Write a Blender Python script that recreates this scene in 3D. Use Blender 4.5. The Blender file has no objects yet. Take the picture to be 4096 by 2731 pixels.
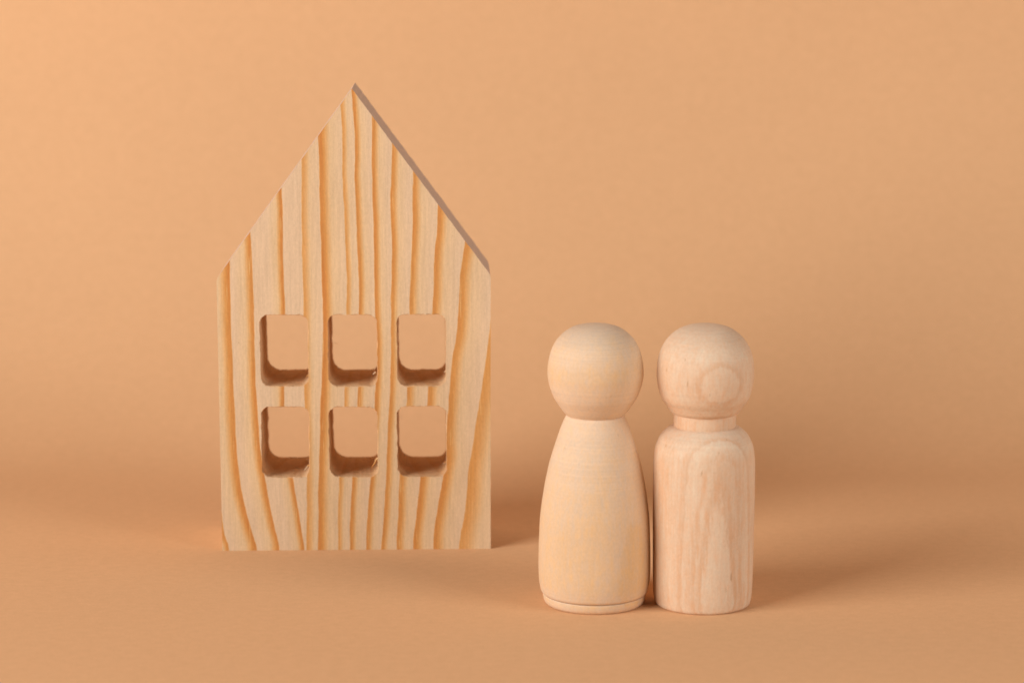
import bpy, math, random
from mathutils import Vector, noise
from mathutils.geometry import tessellate_polygon

R = math.radians
scene = bpy.context.scene
col = scene.collection

# ------------------------------------------------------------------ camera
cam_data = bpy.data.cameras.new('camera')
cam_data.lens = 85.0
cam_data.sensor_width = 36.0
cam_data.clip_start = 0.01
cam_data.clip_end = 20.0
cam_data.dof.use_dof = True
cam_data.dof.focus_distance = 0.598
cam_data.dof.aperture_fstop = 13.0
cam = bpy.data.objects.new('camera', cam_data)
cam.location = (0.0, 0.0, 0.16)
cam.rotation_euler = (R(90 - 9.678), 0, 0)
col.objects.link(cam)
scene.camera = cam

# ------------------------------------------------------------------ studio light
world = bpy.data.worlds.new('World')
scene.world = world
world.use_nodes = True
world.node_tree.nodes['Background'].inputs[0].default_value = (1.0, 0.96, 0.92, 1)
world.node_tree.nodes['Background'].inputs[1].default_value = 0.03


def softbox(name, loc, target, size, power, color):
    d = bpy.data.lights.new(name, 'AREA')
    d.shape = 'RECTANGLE'
    d.size, d.size_y = size
    d.energy = power
    d.color = color
    o = bpy.data.objects.new(name, d)
    o.location = loc
    v = Vector(target) - Vector(loc)
    o.rotation_euler = v.to_track_quat('-Z', 'Y').to_euler()
    col.objects.link(o)
    return o


softbox('key_softbox', (-0.93, -0.02, 0.51), (0.0, 0.72, 0.18), (0.72, 0.64), 17.0, (1.0, 0.97, 0.94))
softbox('fill_softbox', (0.74, 0.12, 0.36), (0.0, 0.62, 0.05), (0.46, 0.42), 4.2, (1.0, 0.97, 0.94))

scene.view_settings.view_transform = 'Standard'
scene.view_settings.look = 'None'
scene.view_settings.exposure = 0.0
scene.view_settings.gamma = 1.0
scene.view_settings.use_curve_mapping = False
scene.cycles.use_denoising = True
scene.cycles.max_bounces = 6
scene.cycles.diffuse_bounces = 5


# ------------------------------------------------------------------ node helpers
class NT:
    def __init__(self, name):
        self.mat = bpy.data.materials.new(name)
        self.mat.use_nodes = True
        self.t = self.mat.node_tree
        self.bsdf = self.t.nodes['Principled BSDF']

    def new(self, kind, **kw):
        n = self.t.nodes.new(kind)
        for k, v in kw.items():
            setattr(n, k, v)
        return n

    def put(self, sock, v):
        if v is None:
            return
        if hasattr(v, 'is_output'):
            self.t.links.new(v, sock)
        else:
            sock.default_value = v

    def math(self, op, a, b=None, c=None, clamp=False):
        n = self.new('ShaderNodeMath', operation=op, use_clamp=clamp)
        self.put(n.inputs[0], a)
        self.put(n.inputs[1], b)
        self.put(n.inputs[2], c)
        return n.outputs[0]

    def maprange(self, v, a, b, c, d, interp='LINEAR'):
        n = self.new('ShaderNodeMapRange', interpolation_type=interp, clamp=True)
        self.put(n.inputs['Value'], v)
        for k, x in (('From Min', a), ('From Max', b), ('To Min', c), ('To Max', d)):
            self.put(n.inputs[k], x)
        return n.outputs['Result']

    def mapping(self, v, scale, loc=(0, 0, 0), rot=(0, 0, 0)):
        n = self.new('ShaderNodeMapping')
        self.put(n.inputs['Vector'], v)
        n.inputs['Scale'].default_value = scale
        n.inputs['Location'].default_value = loc
        n.inputs['Rotation'].default_value = rot
        return n.outputs[0]

    def noise(self, v, scale=1.0, detail=2.0, rough=0.5, dist=0.0):
        n = self.new('ShaderNodeTexNoise')
        self.put(n.inputs['Vector'], v)
        n.inputs['Scale'].default_value = scale
        n.inputs['Detail'].default_value = detail
        n.inputs['Roughness'].default_value = rough
        n.inputs['Distortion'].default_value = dist
        return n.outputs[0]

    def ramp(self, f, stops, interp='LINEAR'):
        n = self.new('ShaderNodeValToRGB')
        n.color_ramp.interpolation = interp
        el = n.color_ramp.elements
        while len(el) < len(stops):
            el.new(0.5)
        for e, (p, c) in zip(el, stops):
            e.position = p
            e.color = c if len(c) == 4 else (*c, 1)
        self.put(n.inputs[0], f)
        return n.outputs[0]

    def mix(self, f, a, b, blend='MIX'):
        n = self.new('ShaderNodeMix', data_type='RGBA', blend_type=blend)
        self.put(n.inputs[0], f)
        self.put(n.inputs[6], a if hasattr(a, 'is_output') else (*a, 1))
        self.put(n.inputs[7], b if hasattr(b, 'is_output') else (*b, 1))
        return n.outputs[2]

    def gain(self, c, v):
        """multiply a colour by a scalar"""
        n = self.new('ShaderNodeVectorMath', operation='SCALE')
        self.put(n.inputs[0], c)
        self.put(n.inputs['Scale'], v)
        return n.outputs[0]

    def coords_mm(self):
        n = self.new('ShaderNodeTexCoord')
        m = self.new('ShaderNodeVectorMath', operation='SCALE')
        self.t.links.new(n.outputs['Object'], m.inputs[0])
        m.inputs['Scale'].default_value = 1000.0
        return m.outputs[0]

    def xyz(self, v):
        n = self.new('ShaderNodeSeparateXYZ')
        self.put(n.inputs[0], v)
        return n.outputs

    def bump(self, h, dist, strength=1.0):
        n = self.new('ShaderNodeBump')
        n.inputs['Strength'].default_value = strength
        n.inputs['Distance'].default_value = dist
        self.put(n.inputs['Height'], h)
        self.put(self.bsdf.inputs['Normal'], n.outputs[0])

    def finish(self, color, rough=0.6, spec=0.3):
        self.put(self.bsdf.inputs['Base Color'], color)
        self.put(self.bsdf.inputs['Roughness'], rough)
        self.bsdf.inputs['Specular IOR Level'].default_value = spec
        return self.mat


# ------------------------------------------------------------------ materials
def paper_material():
    m = NT('peach_paper')
    p = m.coords_mm()
    big = m.noise(p, 0.012, 3, 0.5)
    mid = m.noise(m.mapping(p, (0.35, 0.5, 0.5)), 1.0, 4, 0.6)
    fine = m.noise(p, 1.6, 3, 0.7)
    g = m.math('ADD', m.maprange(big, 0.3, 0.7, 0.985, 1.015), m.maprange(mid, 0.25, 0.75, -0.03, 0.03))
    g = m.math('ADD', g, m.maprange(fine, 0.25, 0.75, -0.05, 0.05))
    c = m.gain(m.ramp(mid, [(0.3, (0.716, 0.416, 0.216)), (0.7, (0.726, 0.427, 0.225))]), g)
    # a few dark specks of dust pressed into the sheet
    v = m.new('ShaderNodeTexVoronoi')
    m.put(v.inputs['Vector'], p)
    v.inputs['Scale'].default_value = 0.035
    spot = m.maprange(v.outputs['Distance'], 0.0055, 0.011, 0.55, 0.0)
    c = m.mix(spot, c, (0.10, 0.05, 0.03))
    m.bump(m.math('ADD', m.math('MULTIPLY', mid, 0.6), fine), 0.00004, 0.6)
    return m.finish(c, 0.82, 0.15)


# growth rings of the pine plank on its front face: (height mm, x mm) of the sharp edge of each
# dark latewood band, width of the band, which way it fades and how strong it is
RINGS = [
    ('L', 1.5, 0.9, [(0.07, -33.31), (4.43, -34.42), (9.92, -35.06), (18.13, -35.92), (60, -37.5)]),
    ('L', 2.5, 0.95, [(0.01, -26.06), (4.83, -27.09), (10.33, -28.54), (15.81, -29.77), (22.63, -30.52), (29.42, -30.84), (40.68, -31.28), (51.88, -31.5), (63.0, -31.64), (76.46, -31.74)]),
    ('L', 1.9, 0.95, [(0.2, -20.28), (6.16, -21.29), (12.11, -22.52), (18.04, -23.53), (24.85, -24.52), (29.38, -24.88), (38.4, -25.38), (47.37, -25.66), (58.53, -25.77), (68.64, -25.91), (83.84, -26.19)]),
    ('L', 1.5, 1.0, [(-0.08, -13.75), (5.2, -14.4), (12.52, -15.4), (18.9, -16.3), (38.81, -18.29), (42.85, -18.23), (62.94, -17.82), (77.89, -17.98), (94.85, -18.07)]),
    ('R', 1.9, 0.72, [(-0.09, -13.12), (18.88, -12.76), (38.78, -13.0), (62.91, -13.01), (87.11, -13.08), (102.53, -13.03)]),
    ('R', 2.5, 1.0, [(-0.11, -10.13), (11.11, -9.89), (22.49, -9.52), (31.54, -9.18), (40.55, -8.84), (49.52, -8.37), (58.44, -8.03), (68.56, -8.13), (79.7, -8.31), (90.78, -8.34), (98.12, -8.54), (108.72, -8.58)]),
    ('R', 1.3, 0.75, [(-0.15, -4.92), (11.07, -4.7), (19.05, -4.34), (40.52, -2.67), (62.42, -1.98), (68.53, -1.76), (79.68, -2.0), (90.76, -2.24), (98.1, -2.52), (109.07, -2.57), (116.35, -2.92)]),
    ('R', 1.5, 0.95, [(-0.17, -1.8), (11.05, -1.46), (18.8, -1.06), (40.5, 0.77), (62.4, 1.18), (68.52, 1.33), (75.96, 1.08), (87.06, 0.76), (96.26, 0.57), (103.59, 0.72), (110.88, 0.54), (120.33, -0.08)]),
    ('R', 1.6, 0.95, [(-0.21, 2.43), (8.73, 2.97), (18.76, 3.73), (40.47, 5.18), (56.15, 5.64), (62.38, 5.39), (83.35, 5.19), (94.41, 5.01), (105.4, 5.11), (113.42, 5.12)]),
    ('R', 1.7, 0.9, [(-0.24, 6.35), (6.41, 6.95), (15.55, 7.61), (22.37, 7.98), (29.17, 8.35), (35.95, 8.67), (42.7, 9.04), (48.53, 9.31), (56.13, 9.37), (68.48, 9.65), (79.63, 9.86), (90.72, 9.58), (98.07, 9.9), (106.48, 10.15)]),
    ('R', 2.0, 0.9, [(-0.27, 10.46), (10.96, 10.99), (18.71, 11.28), (40.42, 13.43), (62.34, 14.25), (81.46, 15.01), (90.7, 15.23), (98.78, 15.39)]),
    ('R', 2.4, 0.9, [(-0.3, 14.92), (10.92, 15.89), (18.68, 16.6), (40.39, 18.73), (62.76, 20.18), (77.73, 20.87), (83.29, 21.42), (90.68, 21.57)]),
    ('R', 2.8, 0.9, [(-0.34, 20.05), (10.89, 21.23), (18.64, 22.47), (24.54, 23.52), (29.07, 23.67), (38.11, 24.16), (44.86, 24.72), (51.58, 25.4), (58.27, 26.53), (68.41, 27.17), (73.99, 27.56), (80.3, 28.5)]),
    ('R', 4.4, 0.72, [(-0.39, 26.67), (3.97, 27.22), (8.55, 28.13), (15.4, 28.82), (22.23, 29.5), (29.03, 30.63), (36.71, 31.76), (44.81, 33.11), (53.77, 34.23), (60.46, 35.12), (75.0, 36.6)]),
]


def pine_material(name, sawn=False):
    m = NT(name)
    p = m.coords_mm()
    X, Y, Z = m.xyz(p)
    # wobble of the ring edges along the fibres
    wob = m.noise(m.mapping(p, (0.10, 0.10, 0.085)), 1.0, 3, 0.5)
    fib0 = m.noise(m.mapping(p, (3.2, 3.2, 0.22)), 1.0, 2, 0.6)
    x = m.math('MULTIPLY', X, m.math('ADD', 1.0, m.math('MULTIPLY', Y, 0.012)))
    x = m.math('ADD', x, m.maprange(wob, 0.25, 0.75, -0.20, 0.20))
    x = m.math('ADD', x, m.maprange(fib0, 0.25, 0.75, -0.10, 0.10))
    zf = m.maprange(Z, -5.0, 130.0, 0.0, 1.0)
    total = None
    for side, w, amp, pts in RINGS:
        fc = m.new('ShaderNodeFloatCurve')
        cv = fc.mapping.curves[0]
        pts = sorted(pts)
        q = [((z + 5) / 135, (xx + 50) / 100) for z, xx in pts]
        s1 = (q[-1][1] - q[-2][1]) / (q[-1][0] - q[-2][0])
        q = [(0.0, q[0][1])] + q + [(1.0, q[-1][1] + s1 * (1 - q[-1][0]) * 0.6)]
        while len(cv.points) < len(q):
            cv.points.new(0.5, 0.5)
        for pt, (a, b) in zip(cv.points, q):
            pt.location = (a, b)
            pt.handle_type = 'AUTO_CLAMPED'
        fc.mapping.update()
        m.put(fc.inputs['Value'], zf)
        e = m.maprange(fc.outputs[0], 0.0, 1.0, -50.0, 50.0)
        d = m.math('SUBTRACT', x, e) if side == 'R' else m.math('SUBTRACT', e, x)
        step = m.maprange(d, -0.10, 0.08, 0.0, 1.0)
        core = m.maprange(d, w * 0.15, w * 1.25, 0.74 * amp, 0.0, 'SMOOTHSTEP')
        tail = m.maprange(d, 0.0, w * 2.6, 0.27 * amp, 0.0)
        v = m.math('MULTIPLY', m.math('ADD', core, tail), step)
        total = v if total is None else m.math('MAXIMUM', total, v)
    fibre = m.noise(m.mapping(p, (5.0, 5.0, 0.35)), 1.0, 3, 0.65)
    fine = m.noise(m.mapping(p, (3.0, 3.0, 1.6)), 1.0, 3, 0.7)
    broad = m.noise(m.mapping(p, (0.10, 0.10, 0.03)), 1.0, 2, 0.5)
    lw = m.math('MULTIPLY', total, m.maprange(fib0, 0.2, 0.8, 0.84, 1.12))
    lw = m.math('MULTIPLY', lw, m.maprange(broad, 0.3, 0.7, 0.88, 1.06))
    c = m.ramp(lw, [(0.0, (0.682, 0.497, 0.322)), (0.14, (0.692, 0.490, 0.280)), (0.40, (0.680, 0.410, 0.180)),
                    (0.72, (0.620, 0.300, 0.088)), (1.0, (0.550, 0.218, 0.055))])
    # pale resin streaks inside the dark bands
    streak = m.noise(m.mapping(p, (2.2, 2.2, 0.085), (7, 3, 11)), 1.0, 2, 0.5)
    sk = m.math('MULTIPLY', m.maprange(streak, 0.64, 0.72, 0.0, 0.55), m.maprange(total, 0.25, 0.6, 0.0, 1.0))
    c = m.mix(sk, c, (0.80, 0.55, 0.24))
    g = m.math('ADD', m.maprange(fibre, 0.25, 0.75, 0.925, 1.06), m.maprange(fine, 0.25, 0.75, -0.06, 0.06))
    g = m.math('ADD', g, m.maprange(broad, 0.3, 0.7, -0.03, 0.03))
    coarse = m.noise(m.mapping(p, (1.5, 1.5, 0.07), (3, 8, 5)), 1.0, 3, 0.6)
    grit = m.noise(m.mapping(p, (1.5, 1.5, 0.9), (13, 1, 5)), 1.0, 3, 0.65)
    g = m.math('ADD', g, m.math('ADD', m.maprange(coarse, 0.25, 0.75, -0.095, 0.095), m.maprange(grit, 0.25, 0.75, -0.055, 0.055)))
    c = m.gain(c, g)
    # short dark flecks
    fl = m.noise(m.mapping(p, (1.4, 1.4, 0.9), (31, 5, 2)), 1.0, 1, 0.5)
    c = m.mix(m.maprange(fl, 0.785, 0.83, 0.0, 0.6), c, (0.30, 0.14, 0.06))
    if sawn:
        # router marks running round the opening, parallel to the front face
        rough = m.noise(m.mapping(p, (0.4, 2.0, 0.4)), 1.0, 4, 0.65)
        lump = m.noise(p, 1.3, 3, 0.6)
        c = m.gain(m.mix(0.8, c, (0.71, 0.43, 0.225)), m.maprange(rough, 0.25, 0.75, 0.70, 1.18))
        m.bump(m.math('ADD', rough, m.math('MULTIPLY', lump, 0.7)), 0.00035, 0.9)
        return m.finish(c, 0.8, 0.15)
    m.bump(m.math('ADD', m.math('MULTIPLY', fibre, 0.7), fine), 0.00005, 0.6)
    return m.finish(c, m.maprange(total, 0, 1, 0.66, 0.50), 0.28)


def turned_wood_material(name, seed, light, dark, axis, stops, contrast, top_grey, gold, streak, pores, bend=None):
    """pale close-grained wood turned on a lathe; `axis` is the direction across the growth rings
    (azimuth from the viewer, tilt) and `stops` the ring positions along it in mm"""
    m = NT(name)
    p = m.coords_mm()
    X, Y, Z = m.xyz(p)
    off = (seed * 3.7, seed * 1.3, seed * 2.1)
    az, tilt = axis
    n = (math.sin(az) * math.cos(tilt), -math.cos(az) * math.cos(tilt), math.sin(tilt))
    dn = m.new('ShaderNodeVectorMath', operation='DOT_PRODUCT')
    m.put(dn.inputs[0], p)
    dn.inputs[1].default_value = n
    d = dn.outputs['Value']
    warp = m.noise(m.mapping(p, (0.10, 0.10, 0.04), off), 1.0, 3, 0.55)
    ragged = m.noise(m.mapping(p, (1.5, 1.5, 0.25), off), 1.0, 3, 0.6)
    d = m.math('ADD', d, m.maprange(warp, 0.25, 0.75, -0.25, 0.25))
    d = m.math('ADD', d, m.maprange(ragged, 0.25, 0.75, -0.20, 0.20))
    if bend:
        zz = m.math('SUBTRACT', Z, bend[0])
        d = m.math('SUBTRACT', d, m.math('MULTIPLY', m.math('MULTIPLY', zz, zz), bend[1]))
    ring = m.ramp(m.maprange(d, -14.0, 14.0, 0.0, 1.0), [((a + 14) / 28, (v, v, v)) for a, v in stops])
    fibre = m.noise(m.mapping(p, (1.7, 1.7, 0.12), off), 1.0, 3, 0.62)
    fine = m.noise(m.mapping(p, (2.2, 2.2, 1.5), off), 1.0, 4, 0.7)
    mott = m.noise(m.mapping(p, (0.75, 0.75, 0.42), off), 1.0, 4, 0.62)
    broad = m.noise(m.mapping(p, (0.13, 0.13, 0.05), off), 1.0, 3, 0.55)
    # the lathe cuts the fibres more and more end-on where the surface turns up or down: paler, speckled
    up = m.new('ShaderNodeNewGeometry')
    nz = m.xyz(up.outputs['True Normal'])[2]
    slant = m.maprange(m.math('ADD', m.math('ABSOLUTE', nz), m.maprange(broad, 0.25, 0.75, -0.10, 0.10)), 0.06, 0.30, 0.0, 1.0, 'SMOOTHSTEP')
    f = m.math('ADD', m.math('MULTIPLY', ring, contrast), m.maprange(broad, 0.3, 0.72, -0.05, 0.30))
    f = m.math('ADD', f, m.maprange(fibre, 0.25, 0.75, -streak, streak))
    f = m.math('ADD', f, m.maprange(mott, 0.25, 0.75, -0.30, 0.30))
    f = m.math('ADD', f, m.math('MULTIPLY', m.math('SUBTRACT', 1.0, slant), gold), clamp=True)
    c = m.mix(f, light, dark)
    endg = m.math('MULTIPLY', m.maprange(nz, 0.35, 0.95, 0.0, top_grey), m.maprange(broad, 0.2, 0.6, 0.6, 1.0))
    c = m.mix(endg, c, (0.57, 0.445, 0.355))
    g = m.math('ADD', m.maprange(fibre, 0.25, 0.75, 0.955, 1.04), m.maprange(fine, 0.25, 0.75, -0.075, 0.075))
    g = m.math('ADD', g, m.maprange(mott, 0.25, 0.75, -0.06, 0.06))
    # turning lines round the axis
    turn = m.noise(m.mapping(p, (0.04, 0.04, 2.6), off), 1.0, 2, 0.6)
    g = m.math('ADD', g, m.math('MULTIPLY', m.maprange(turn, 0.25, 0.75, -0.05, 0.05), slant))
    c = m.gain(c, g)
    # short dark pores along the grain
    pore = m.noise(m.mapping(p, (1.3, 1.3, 0.22), (seed * 9.0, 2.0, seed)), 1.0, 1, 0.5)
    c = m.mix(m.maprange(pore, 0.745, 0.80, 0.0, pores), c, (0.36, 0.19, 0.09))
    m.bump(m.math('ADD', fine, m.math('MULTIPLY', mott, 1.2)), 0.00010, 0.55)
    return m.finish(c, 0.62, 0.28)


def shaded_end_grain_material():
    m = NT('pine_end_grain_shaded')
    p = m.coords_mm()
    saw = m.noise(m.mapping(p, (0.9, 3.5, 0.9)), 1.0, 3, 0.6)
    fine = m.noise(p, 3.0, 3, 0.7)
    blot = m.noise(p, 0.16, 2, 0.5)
    c = m.mix(m.maprange(blot, 0.3, 0.7, 0.0, 1.0), (0.570, 0.425, 0.335), (0.610, 0.445, 0.335))  # dull sawn end grain, greyed further to paint in the roof slope's shade
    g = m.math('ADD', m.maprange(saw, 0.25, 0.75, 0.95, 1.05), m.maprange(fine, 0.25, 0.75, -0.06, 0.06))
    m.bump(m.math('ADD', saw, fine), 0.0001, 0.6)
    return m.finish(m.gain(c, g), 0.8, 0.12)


END_SHADED = shaded_end_grain_material()
PAPER = paper_material()
PINE = pine_material('pine_plank')
SAWN = pine_material('pine_sawn_reveal', True)


# ------------------------------------------------------------------ object helpers
def add(name, verts, faces, mats, parent=None, smooth=False, face_mats=None):
    me = bpy.data.meshes.new(name)
    me.from_pydata([tuple(v) for v in verts], [], faces)
    for mt in mats:
        me.materials.append(mt)
    if face_mats:
        me.polygons.foreach_set('material_index', face_mats)
    if smooth:
        me.polygons.foreach_set('use_smooth', [True] * len(me.polygons))
    me.update()
    o = bpy.data.objects.new(name, me)
    col.objects.link(o)
    o.parent = parent
    return o


def empty(name, loc, rz, label, cat, group=None):
    o = bpy.data.objects.new(name, None)
    o.empty_display_size = 0.02
    o.location = loc
    o.rotation_euler = (0, 0, rz)
    o['label'] = label
    o['category'] = cat
    if group:
        o['group'] = group
    col.objects.link(o)
    return o


MM = 0.001


# ------------------------------------------------------------------ setting: the paper sweep
def build_backdrop():
    prof = []
    y0, yc, rad, top = -0.9, BACK_Y, BACK_R, 1.1
    for i in range(30):
        prof.append((y0 + (yc - y0) * i / 30, 0.0))
    for i in range(25):
        a = R(86) * i / 24
        prof.append((yc + rad * math.sin(a), rad * (1 - math.cos(a))))
    y1, z1 = prof[-1]
    for i in range(1, 21):
        s = (top - z1) * i / 20
        prof.append((y1 + s * math.cos(R(86)), z1 + s * math.sin(R(86))))
    xs = [-1.1 + 2.2 * i / 44 for i in range(45)]
    v, f = [], []
    for y, z in prof:
        for x in xs:
            v.append((x, y, z))
    n = len(xs)
    for j in range(len(prof) - 1):
        for i in range(n - 1):
            a = j * n + i
            f.append((a, a + 1, a + n + 1, a + n))
    o = add('backdrop', v, f, [PAPER], smooth=True)
    o['kind'] = 'structure'
    o['label'] = 'plain peach orange paper sheet curving up behind the wooden toys'
    return o


BACK_Y, BACK_R = 0.70, 0.19
build_backdrop()

# ------------------------------------------------------------------ the house
DEPTH = 24.4
APEX = (0.03, 120.1)
EL, ER = (-35.16, 71.57), (35.15, 72.29)
BL, BR = (-35.04, 0.0), (35.04, 0.0)

house = empty('wooden_house', (-0.0406148, 0.614495, 0.0), R(1.68),
              'tall striped pine toy house with pointed gable and six cut-out windows', 'toy house')


def jit(x, z, amp, s=0.6, k=0.0):
    return amp * noise.noise(Vector((x * s, k, z * s)))


def edge_points(a, b, spacing, amp, k):
    """points from a up to (not including) b, with a slight hand-sawn waviness"""
    L = math.hypot(b[0] - a[0], b[1] - a[1])
    n = max(1, int(L / spacing))
    nx, nz = (b[1] - a[1]) / L, -(b[0] - a[0]) / L
    out = []
    for i in range(n):
        t = i / n
        x, z = a[0] + (b[0] - a[0]) * t, a[1] + (b[1] - a[1]) * t
        o = 0 if i == 0 else jit(x, z, amp, 0.5, k) + jit(x, z, amp * 0.5, 2.3, k + 3)
        out.append((x + nx * o, z + nz * o))
    return out


def inset_line(a, b, t):
    L = math.hypot(b[0] - a[0], b[1] - a[1])
    nx, nz = (b[1] - a[1]) / L, -(b[0] - a[0]) / L
    return (a[0] - nx * t, a[1] - nz * t), (b[0] - nx * t, b[1] - nz * t)


def cross(p, q, r, s):
    d1, d2 = (q[0] - p[0], q[1] - p[1]), (s[0] - r[0], s[1] - r[1])
    k = ((r[0] - p[0]) * d2[1] - (r[1] - p[1]) * d2[0]) / (d1[0] * d2[1] - d1[1] * d2[0])
    return (p[0] + d1[0] * k, p[1] + d1[1] * k)


def extrude(name, loops, parent, mats, jitter_back=0.0):
    """loops: outer outline then holes, in (x, z) mm; a solid from y=0 to y=DEPTH"""
    polys = [[Vector((x, z, 0)) for x, z in lp] for lp in loops]
    tris = tessellate_polygon(polys)
    flat = [p for lp in loops for p in lp]
    n = len(flat)
    v = [(x * MM, 0.0, z * MM) for x, z in flat]
    for x, z in flat:
        o = jit(x, z, jitter_back, 0.7, 9.0)
        v.append(((x + o) * MM, DEPTH * MM, max(0.0, (z + o)) * MM if z > 0.01 else z * MM))
    f, nt = [], 2 * len(tris)
    for t in tris:
        a, b, c = (flat[i] for i in t)
        area = (b[0] - a[0]) * (c[1] - a[1]) - (c[0] - a[0]) * (b[1] - a[1])
        t = t if area > 0 else t[::-1]
        f.append(tuple(t))                       # front, facing -y
        f.append(tuple(i + n for i in t[::-1]))
    s = 0
    for lp in loops:
        m_ = len(lp)
        A = sum(lp[i][0] * lp[(i + 1) % m_][1] - lp[(i + 1) % m_][0] * lp[i][1] for i in range(m_))
        ccw = A > 0
        outer = lp is loops[0]
        for i in range(m_):
            a, b = s + i, s + (i + 1) % m_
            q = (a, a + n, b + n, b)
            if ccw != outer:
                q = q[::-1]
            f.append(q)
        s += m_
    fm = [0] * nt + [len(mats) - 1] * (len(f) - nt)
    return add(name, v, f, mats, parent, face_mats=fm)


# windows: front outline corners (top left, top right, bottom right, bottom left) in mm
WINDOWS = [
    [(-24.31, 62.21), (-11.92, 62.15), (-12.01, 43.58), (-24.11, 43.51)],
    [(-6.80, 62.17), (5.69, 62.11), (5.83, 43.48), (-6.73, 43.42)],
    [(10.91, 62.18), (23.47, 62.12), (23.52, 43.42), (11.03, 43.41)],
    [(-24.29, 38.17), (-11.96, 38.10), (-12.09, 19.51), (-24.26, 19.54)],
    [(-6.89, 38.07), (5.60, 37.99), (5.73, 19.48), (-6.68, 19.56)],
    [(10.76, 38.10), (23.49, 38.02), (23.58, 19.45), (10.97, 19.53)],
]


def rounded_quad(q, radii, grow=0.0, per=10, side=14):
    cx = sum(p[0] for p in q) / 4
    cz = sum(p[1] for p in q) / 4
    q = [(x + math.copysign(grow, x - cx), z + math.copysign(grow, z - cz)) for x, z in q]
    # corner order TL, TR, BR, BL walked clockwise
    out = []
    corners = []
    for i in range(4):
        p, a, b = Vector(q[i]), Vector(q[i - 1]), Vector(q[(i + 1) % 4])
        r = radii[i] + grow
        u, w = (a - p).normalized(), (b - p).normalized()
        corners.append([p + u * r * (1 - math.sin(t)) + w * r * (1 - math.cos(t)) for t in
                        [math.pi / 2 * k / per for k in range(per + 1)]])
    for i in range(4):
        c, nx = corners[i], corners[(i + 1) % 4][0]
        out += [tuple(p) for p in c]
        for k in range(1, side):
            out.append(tuple(c[-1].lerp(nx, k / side)))
    return out


LINING = 0.5
hole_loops = []
for wi, q in enumerate(WINDOWS):
    hole_loops.append(rounded_quad(q, (2.3, 2.3, 2.2, 2.6), LINING))

T = 1.7
r0, r1 = inset_line(ER, APEX, T)[::-1]
l0, l1 = inset_line(APEX, EL, T)
iA = cross(r0, r1, l0, l1)
iR = cross(r0, r1, BR, ER)
iL = cross(l0, l1, BL, EL)
G = 0.004
wall_outer = (edge_points(BL, BR, 1.2, 0.02, 1) + edge_points(BR, (iR[0], iR[1] - G), 1.0, 0.05, 2)
              + [(iR[0], iR[1] - G), (iA[0], iA[1] - G), (iL[0], iL[1] - G)]
              + edge_points((iL[0], iL[1] - G), BL, 1.0, 0.05, 4)[1:])
wall = extrude('wall', [wall_outer] + hole_loops, house, [PINE])


def round_corner(a, p, b, r, n=5):
    p, a, b = Vector(p), Vector(a), Vector(b)
    u, w = (a - p).normalized() * r, (b - p).normalized() * r
    out = []
    for k in range(n + 1):
        t = k / n
        out.append(tuple((p + u) * (1 - t) ** 2 + p * 2 * t * (1 - t) + (p + w) * t ** 2))
    return out


cr = round_corner(iR, ER, APEX, 0.9)
cl = round_corner(APEX, EL, iL, 0.9)
roof_outer = ([iR] + cr + edge_points(cr[-1], APEX, 0.9, 0.07, 5)[1:] + [APEX]
              + edge_points(APEX, cl[0], 0.9, 0.07, 6)[1:] + cl + [iL, iA])
roof = extrude('roof', [roof_outer], house, [PINE, END_SHADED], 0.10)


def build_window(wi, q):
    rnd = random.Random(40 + wi)
    outer = rounded_quad(q, (2.3, 2.3, 2.2, 2.6), LINING - 0.006)
    n = len(outer)
    rings = []
    # (depth, grow of the opening, bottom corner radius)
    steps = [(-0.02, 0.12), (0.16, 0.0)] + [(0.6 + (DEPTH - 0.9) * (i / 9), 0.0) for i in range(10)] + [(DEPTH + 0.02, 0.05)]
    for si, (y, g) in enumerate(steps):
        t = min(1, max(0, y / DEPTH))
        rb = 2.2 + 0.5 * t
        lp = rounded_quad(q, (2.2 + 0.4 * t, 2.2 + 0.4 * t, rb, rb + 0.3 + 0.7 * t), g)
        ring = []
        for k, (x, z) in enumerate(lp):
            cx, cz = sum(p[0] for p in q) / 4, sum(p[1] for p in q) / 4
            o = jit(x, z, 0.10, 0.45, wi * 7.0 + y * 0.04)
            if si < 2:                      # torn fibres round the front edge
                o += jit(x, z, 0.20, 1.9, wi * 5.0) + 0.09 * rnd.uniform(-1, 1)
            elif si >= len(steps) - 2:      # frayed back edge
                o += jit(x, z, 0.18, 2.3, wi * 3.0 + 20) + 0.04 * rnd.uniform(-1, 1)
            else:
                o += 0.03 * rnd.uniform(-1, 1)
            dx, dz = x - cx, z - cz
            L = math.hypot(dx, dz)
            ring.append(((x + dx / L * o), y - (0.03 * abs(o) if si == 0 else 0), (z + dz / L * o)))
        rings.append(ring)
    v, f, fm = [], [], []
    front = [(x, 0.0, z) for x, z in outer]
    back = [(x, DEPTH, z) for x, z in outer]
    allr = [front] + rings + [back]
    for r_ in allr:
        v += [(x * MM, y * MM, z * MM) for x, y, z in r_]
    for j in range(len(allr)):
        a0, b0 = j * n, ((j + 1) % len(allr)) * n
        for k in range(n):
            a, b = a0 + k, a0 + (k + 1) % n
            c, d = b0 + (k + 1) % n, b0 + k
            f.append((a, b, c, d))
            fm.append(0 if j in (0, len(allr) - 2, len(allr) - 1) else 1)
    o = add('window', v, f, [PINE, SAWN], house, face_mats=fm)
    return o


for wi, q in enumerate(WINDOWS):
    build_window(wi, q)


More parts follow.
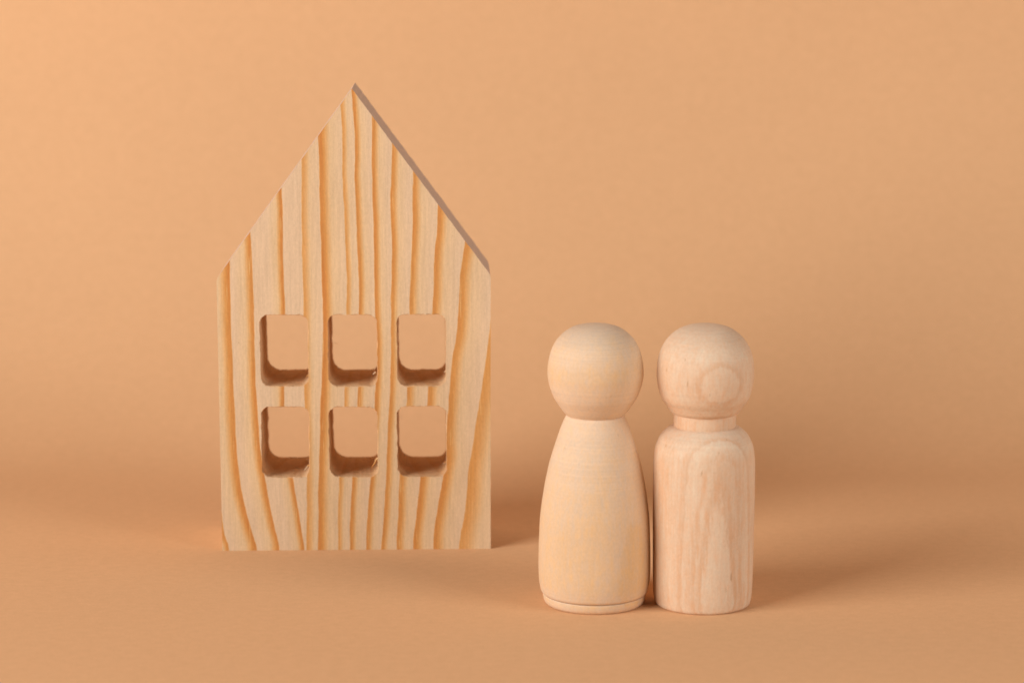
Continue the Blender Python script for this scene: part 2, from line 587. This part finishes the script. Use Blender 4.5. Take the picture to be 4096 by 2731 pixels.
# torn slivers of wood that hang at the window edges (tip and root in mm on the front face)
def splinter(pts, width, seed):
    rnd = random.Random(seed)
    v, f = [], []
    n = len(pts)
    for i, (x, y, z) in enumerate(pts):
        t = i / (n - 1)
        w = width * (1 - 0.75 * t) * rnd.uniform(0.85, 1.1)
        v += [(x * MM, (y - w * 0.5) * MM, z * MM), ((x + w * 0.7) * MM, (y + w * 0.4) * MM, (z - w * 0.4) * MM),
              ((x - w * 0.6) * MM, (y + w * 0.4) * MM, (z + w * 0.4) * MM)]
    for i in range(n - 1):
        for k in range(3):
            a, b = i * 3 + k, i * 3 + (k + 1) % 3
            f.append((a, b, b + 3, a + 3))
    f += [(2, 1, 0), tuple(3 * (n - 1) + k for k in range(3))]
    add('splinter', v, f, [PINE], house)


splinter([(5.75, 0.6, 24.3), (5.3, 0.8, 23.9), (4.9, 0.7, 23.0), (4.35, 0.5, 22.2), (4.0, 0.3, 21.9)], 0.40, 1)
splinter([(5.72, 1.6, 23.2), (5.4, 1.9, 24.2), (5.0, 2.0, 24.6)], 0.22, 2)
splinter([(-12.2, 0.8, 22.6), (-12.7, 1.0, 22.0), (-13.2, 0.8, 21.4), (-13.5, 0.5, 21.2)], 0.28, 3)
splinter([(-12.1, 1.4, 23.6), (-12.5, 1.6, 23.9), (-12.9, 1.5, 23.8)], 0.18, 4)
splinter([(5.75, 0.8, 46.3), (5.35, 1.0, 47.0), (4.95, 0.8, 46.6), (4.6, 0.7, 46.4)], 0.42, 5)
splinter([(5.75, 1.6, 47.6), (5.3, 1.8, 47.9), (5.0, 1.8, 47.5)], 0.25, 6)
splinter([(23.5, 1.0, 23.2), (23.0, 1.2, 22.8), (22.6, 1.0, 22.5)], 0.2, 7)
splinter([(23.55, 1.0, 47.2), (23.1, 1.3, 46.8), (22.7, 1.2, 46.9)], 0.22, 9)
splinter([(-12.0, 0.9, 46.4), (-12.4, 1.2, 46.0), (-12.7, 1.0, 45.6)], 0.22, 10)
splinter([(-6.3, 23.8, 51.0), (-5.7, 24.0, 50.6), (-5.2, 24.1, 50.5)], 0.34, 11)
splinter([(11.1, 23.8, 34.6), (11.7, 24.1, 34.4), (12.1, 24.1, 34.5)], 0.26, 12)
splinter([(11.1, 23.8, 30.8), (11.6, 24.0, 30.4), (11.9, 24.1, 30.2)], 0.34, 13)
splinter([(5.6, 22.5, 28.2), (5.0, 23.4, 28.3), (4.3, 23.6, 28.2)], 0.2, 8)


# ------------------------------------------------------------------ the peg dolls
def smooth_profile(pts, sub=6):
    """Catmull-Rom through (radius, height) points"""
    out = []
    n = len(pts)
    for i in range(n - 1):
        p0, p1, p2, p3 = pts[max(0, i - 1)], pts[i], pts[i + 1], pts[min(n - 1, i + 2)]
        for k in range(sub):
            t = k / sub
            out.append(tuple(0.5 * ((2 * b) + (c - a) * t + (2 * a - 5 * b + 4 * c - d) * t * t
                                    + (3 * b - a - 3 * c + d) * t ** 3)
                             for a, b, c, d in zip(p0, p1, p2, p3)))
    out.append(pts[-1])
    return [(max(0.0, r), z) for r, z in out]


def lathe(name, prof, mat, parent, seg=112):
    """prof from bottom centre to top centre, (radius, height) in mm"""
    v, f, idx = [], [], []
    for r, z in prof:
        if r < 1e-4:
            idx.append([len(v)] * seg)
            v.append((0, 0, z * MM))
        else:
            idx.append(list(range(len(v), len(v) + seg)))
            for k in range(seg):
                a = 2 * math.pi * k / seg
                v.append((r * math.cos(a) * MM, r * math.sin(a) * MM, z * MM))
    for j in range(len(prof) - 1):
        A, B = idx[j], idx[j + 1]
        for k in range(seg):
            q = [A[k], A[(k + 1) % seg], B[(k + 1) % seg], B[k]]
            q2 = []
            for i in q:
                if i not in q2:
                    q2.append(i)
            if len(q2) > 2:
                f.append(tuple(q2))
    o = add(name, v, f, [mat], parent, smooth=True)
    m = o.modifiers.new('edges', 'EDGE_SPLIT')
    m.split_angle = R(38)
    return o


# narrow-shouldered doll
WOOD_A = turned_wood_material('birch_turned', 1.0, (0.730, 0.548, 0.388), (0.705, 0.450, 0.222), (R(45), R(-2.4)),
                              [(-14, 0.2), (0, 0.1), (6.0, 0.25), (8.7, 0.35), (8.9, 0.1), (11.0, 0.05), (12.1, 0.0), (12.3, 0.5), (14, 0.7)], 0.55, 0.42, 0.32, 0.28, 0.2)
doll_a = empty('peg_doll', (0.0198371, 0.5651956, 0), 0,
               'smooth pear-shaped peg doll with rounded head, no neck and a narrow foot ring', 'peg doll', 'wooden peg dolls')
base_a = [(0, 0), (11.2, 0.0), (11.62, 0.08), (11.95, 0.35), (12.22, 0.95), (12.36, 1.6), (12.36, 2.15), (12.28, 2.36), (11.0, 2.40), (0, 2.40)]
lathe('base_ring', base_a, WOOD_A, doll_a)
body_a = smooth_profile([(11.6, 2.42), (12.3, 2.50), (12.78, 2.95), (13.05, 3.9), (13.33, 5.6), (13.48, 8.67), (13.45, 12), (13.36, 15.6), (13.06, 21.5),
                         (12.2, 27.9), (11.46, 31.8), (10.75, 34.9), (9.28, 39.7), (8.16, 43.0), (7.3, 45.0), (6.85, 45.85)])
lathe('body', [(0, 2.42)] + body_a + [(6.5, 46.0), (0, 46.3)], WOOD_A, doll_a)
head_a = smooth_profile([(6.75, 45.9), (7.2, 46.35), (7.95, 47.25), (9.25, 49.1), (10.06, 50.55), (10.92, 52.9), (11.36, 55.0), (11.43, 56.2), (11.27, 58.4),
                         (10.68, 61.05), (9.85, 63.0), (8.72, 64.6), (7.2, 66.0), (5.3, 67.08), (2.7, 67.72), (0.0, 67.88)])
lathe('head', [(0, 45.6), (6.3, 45.75)] + head_a, WOOD_A, doll_a)

# doll with a turned neck and straight body
WOOD_B, WOOD_B_HEAD = [turned_wood_material('beech_turned', 4.0, (0.775, 0.615, 0.450), (0.665, 0.410, 0.245), (R(14.0), R(-2.35)),
                              [(-14, 0.3), (2, 0.6), (6.0, 0.35), (7.3, 0.4), (8.1, 0.8), (8.38, 0.25), (9.2, 0.3), (9.8, 0.5), (10.1, 0.72), (10.35, 0.35),
                               (10.6, 0.5), (10.88, 0.85), (11.1, 0.1), (12, 0.12), (14, 0.2)], 0.84, 0.32, 0.12, 0.34, 0.6, bend) for bend in (None, (54.2, 0.026))]
doll_b = empty('peg_doll', (0.04590, 0.56437435, 0), 0,
               'straight-bodied peg doll with a turned neck and a round ring mark on its face', 'peg doll', 'wooden peg dolls')
body_b = smooth_profile([(10.75, 0.02), (11.15, 0.12), (11.5, 0.65), (11.8, 2.45), (11.98, 6.3), (12.07, 14.0), (12.16, 24.2), (12.16, 31.4), (12.05, 35.6),
                         (11.62, 38.6), (10.55, 41.0), (9.4, 42.3), (8.4, 43.08), (7.85, 43.32), (7.5, 43.42)])
lathe('body', [(0, 0.0)] + body_b + [(7.0, 43.44), (0, 43.46)], WOOD_B, doll_b)
neck_b = [(0, 43.0), (7.3, 43.15), (7.38, 43.4), (7.42, 44.2), (7.42, 45.4), (7.4, 46.4), (7.38, 46.7), (0, 46.8)]
lathe('neck', neck_b, WOOD_B, doll_b)
head_b = smooth_profile([(7.55, 46.6), (8.05, 46.85), (8.6, 47.55), (9.28, 48.65), (9.9, 49.5), (10.5, 50.6), (11.12, 52.6), (11.47, 54.9), (11.53, 56.3), (11.36, 58.9),
                         (10.7, 61.6), (9.34, 64.05), (7.7, 65.75), (5.6, 67.05), (2.8, 67.8), (0.0, 67.98)])
lathe('head', [(0, 46.5), (7.0, 46.55)] + head_b, WOOD_B_HEAD, doll_b)
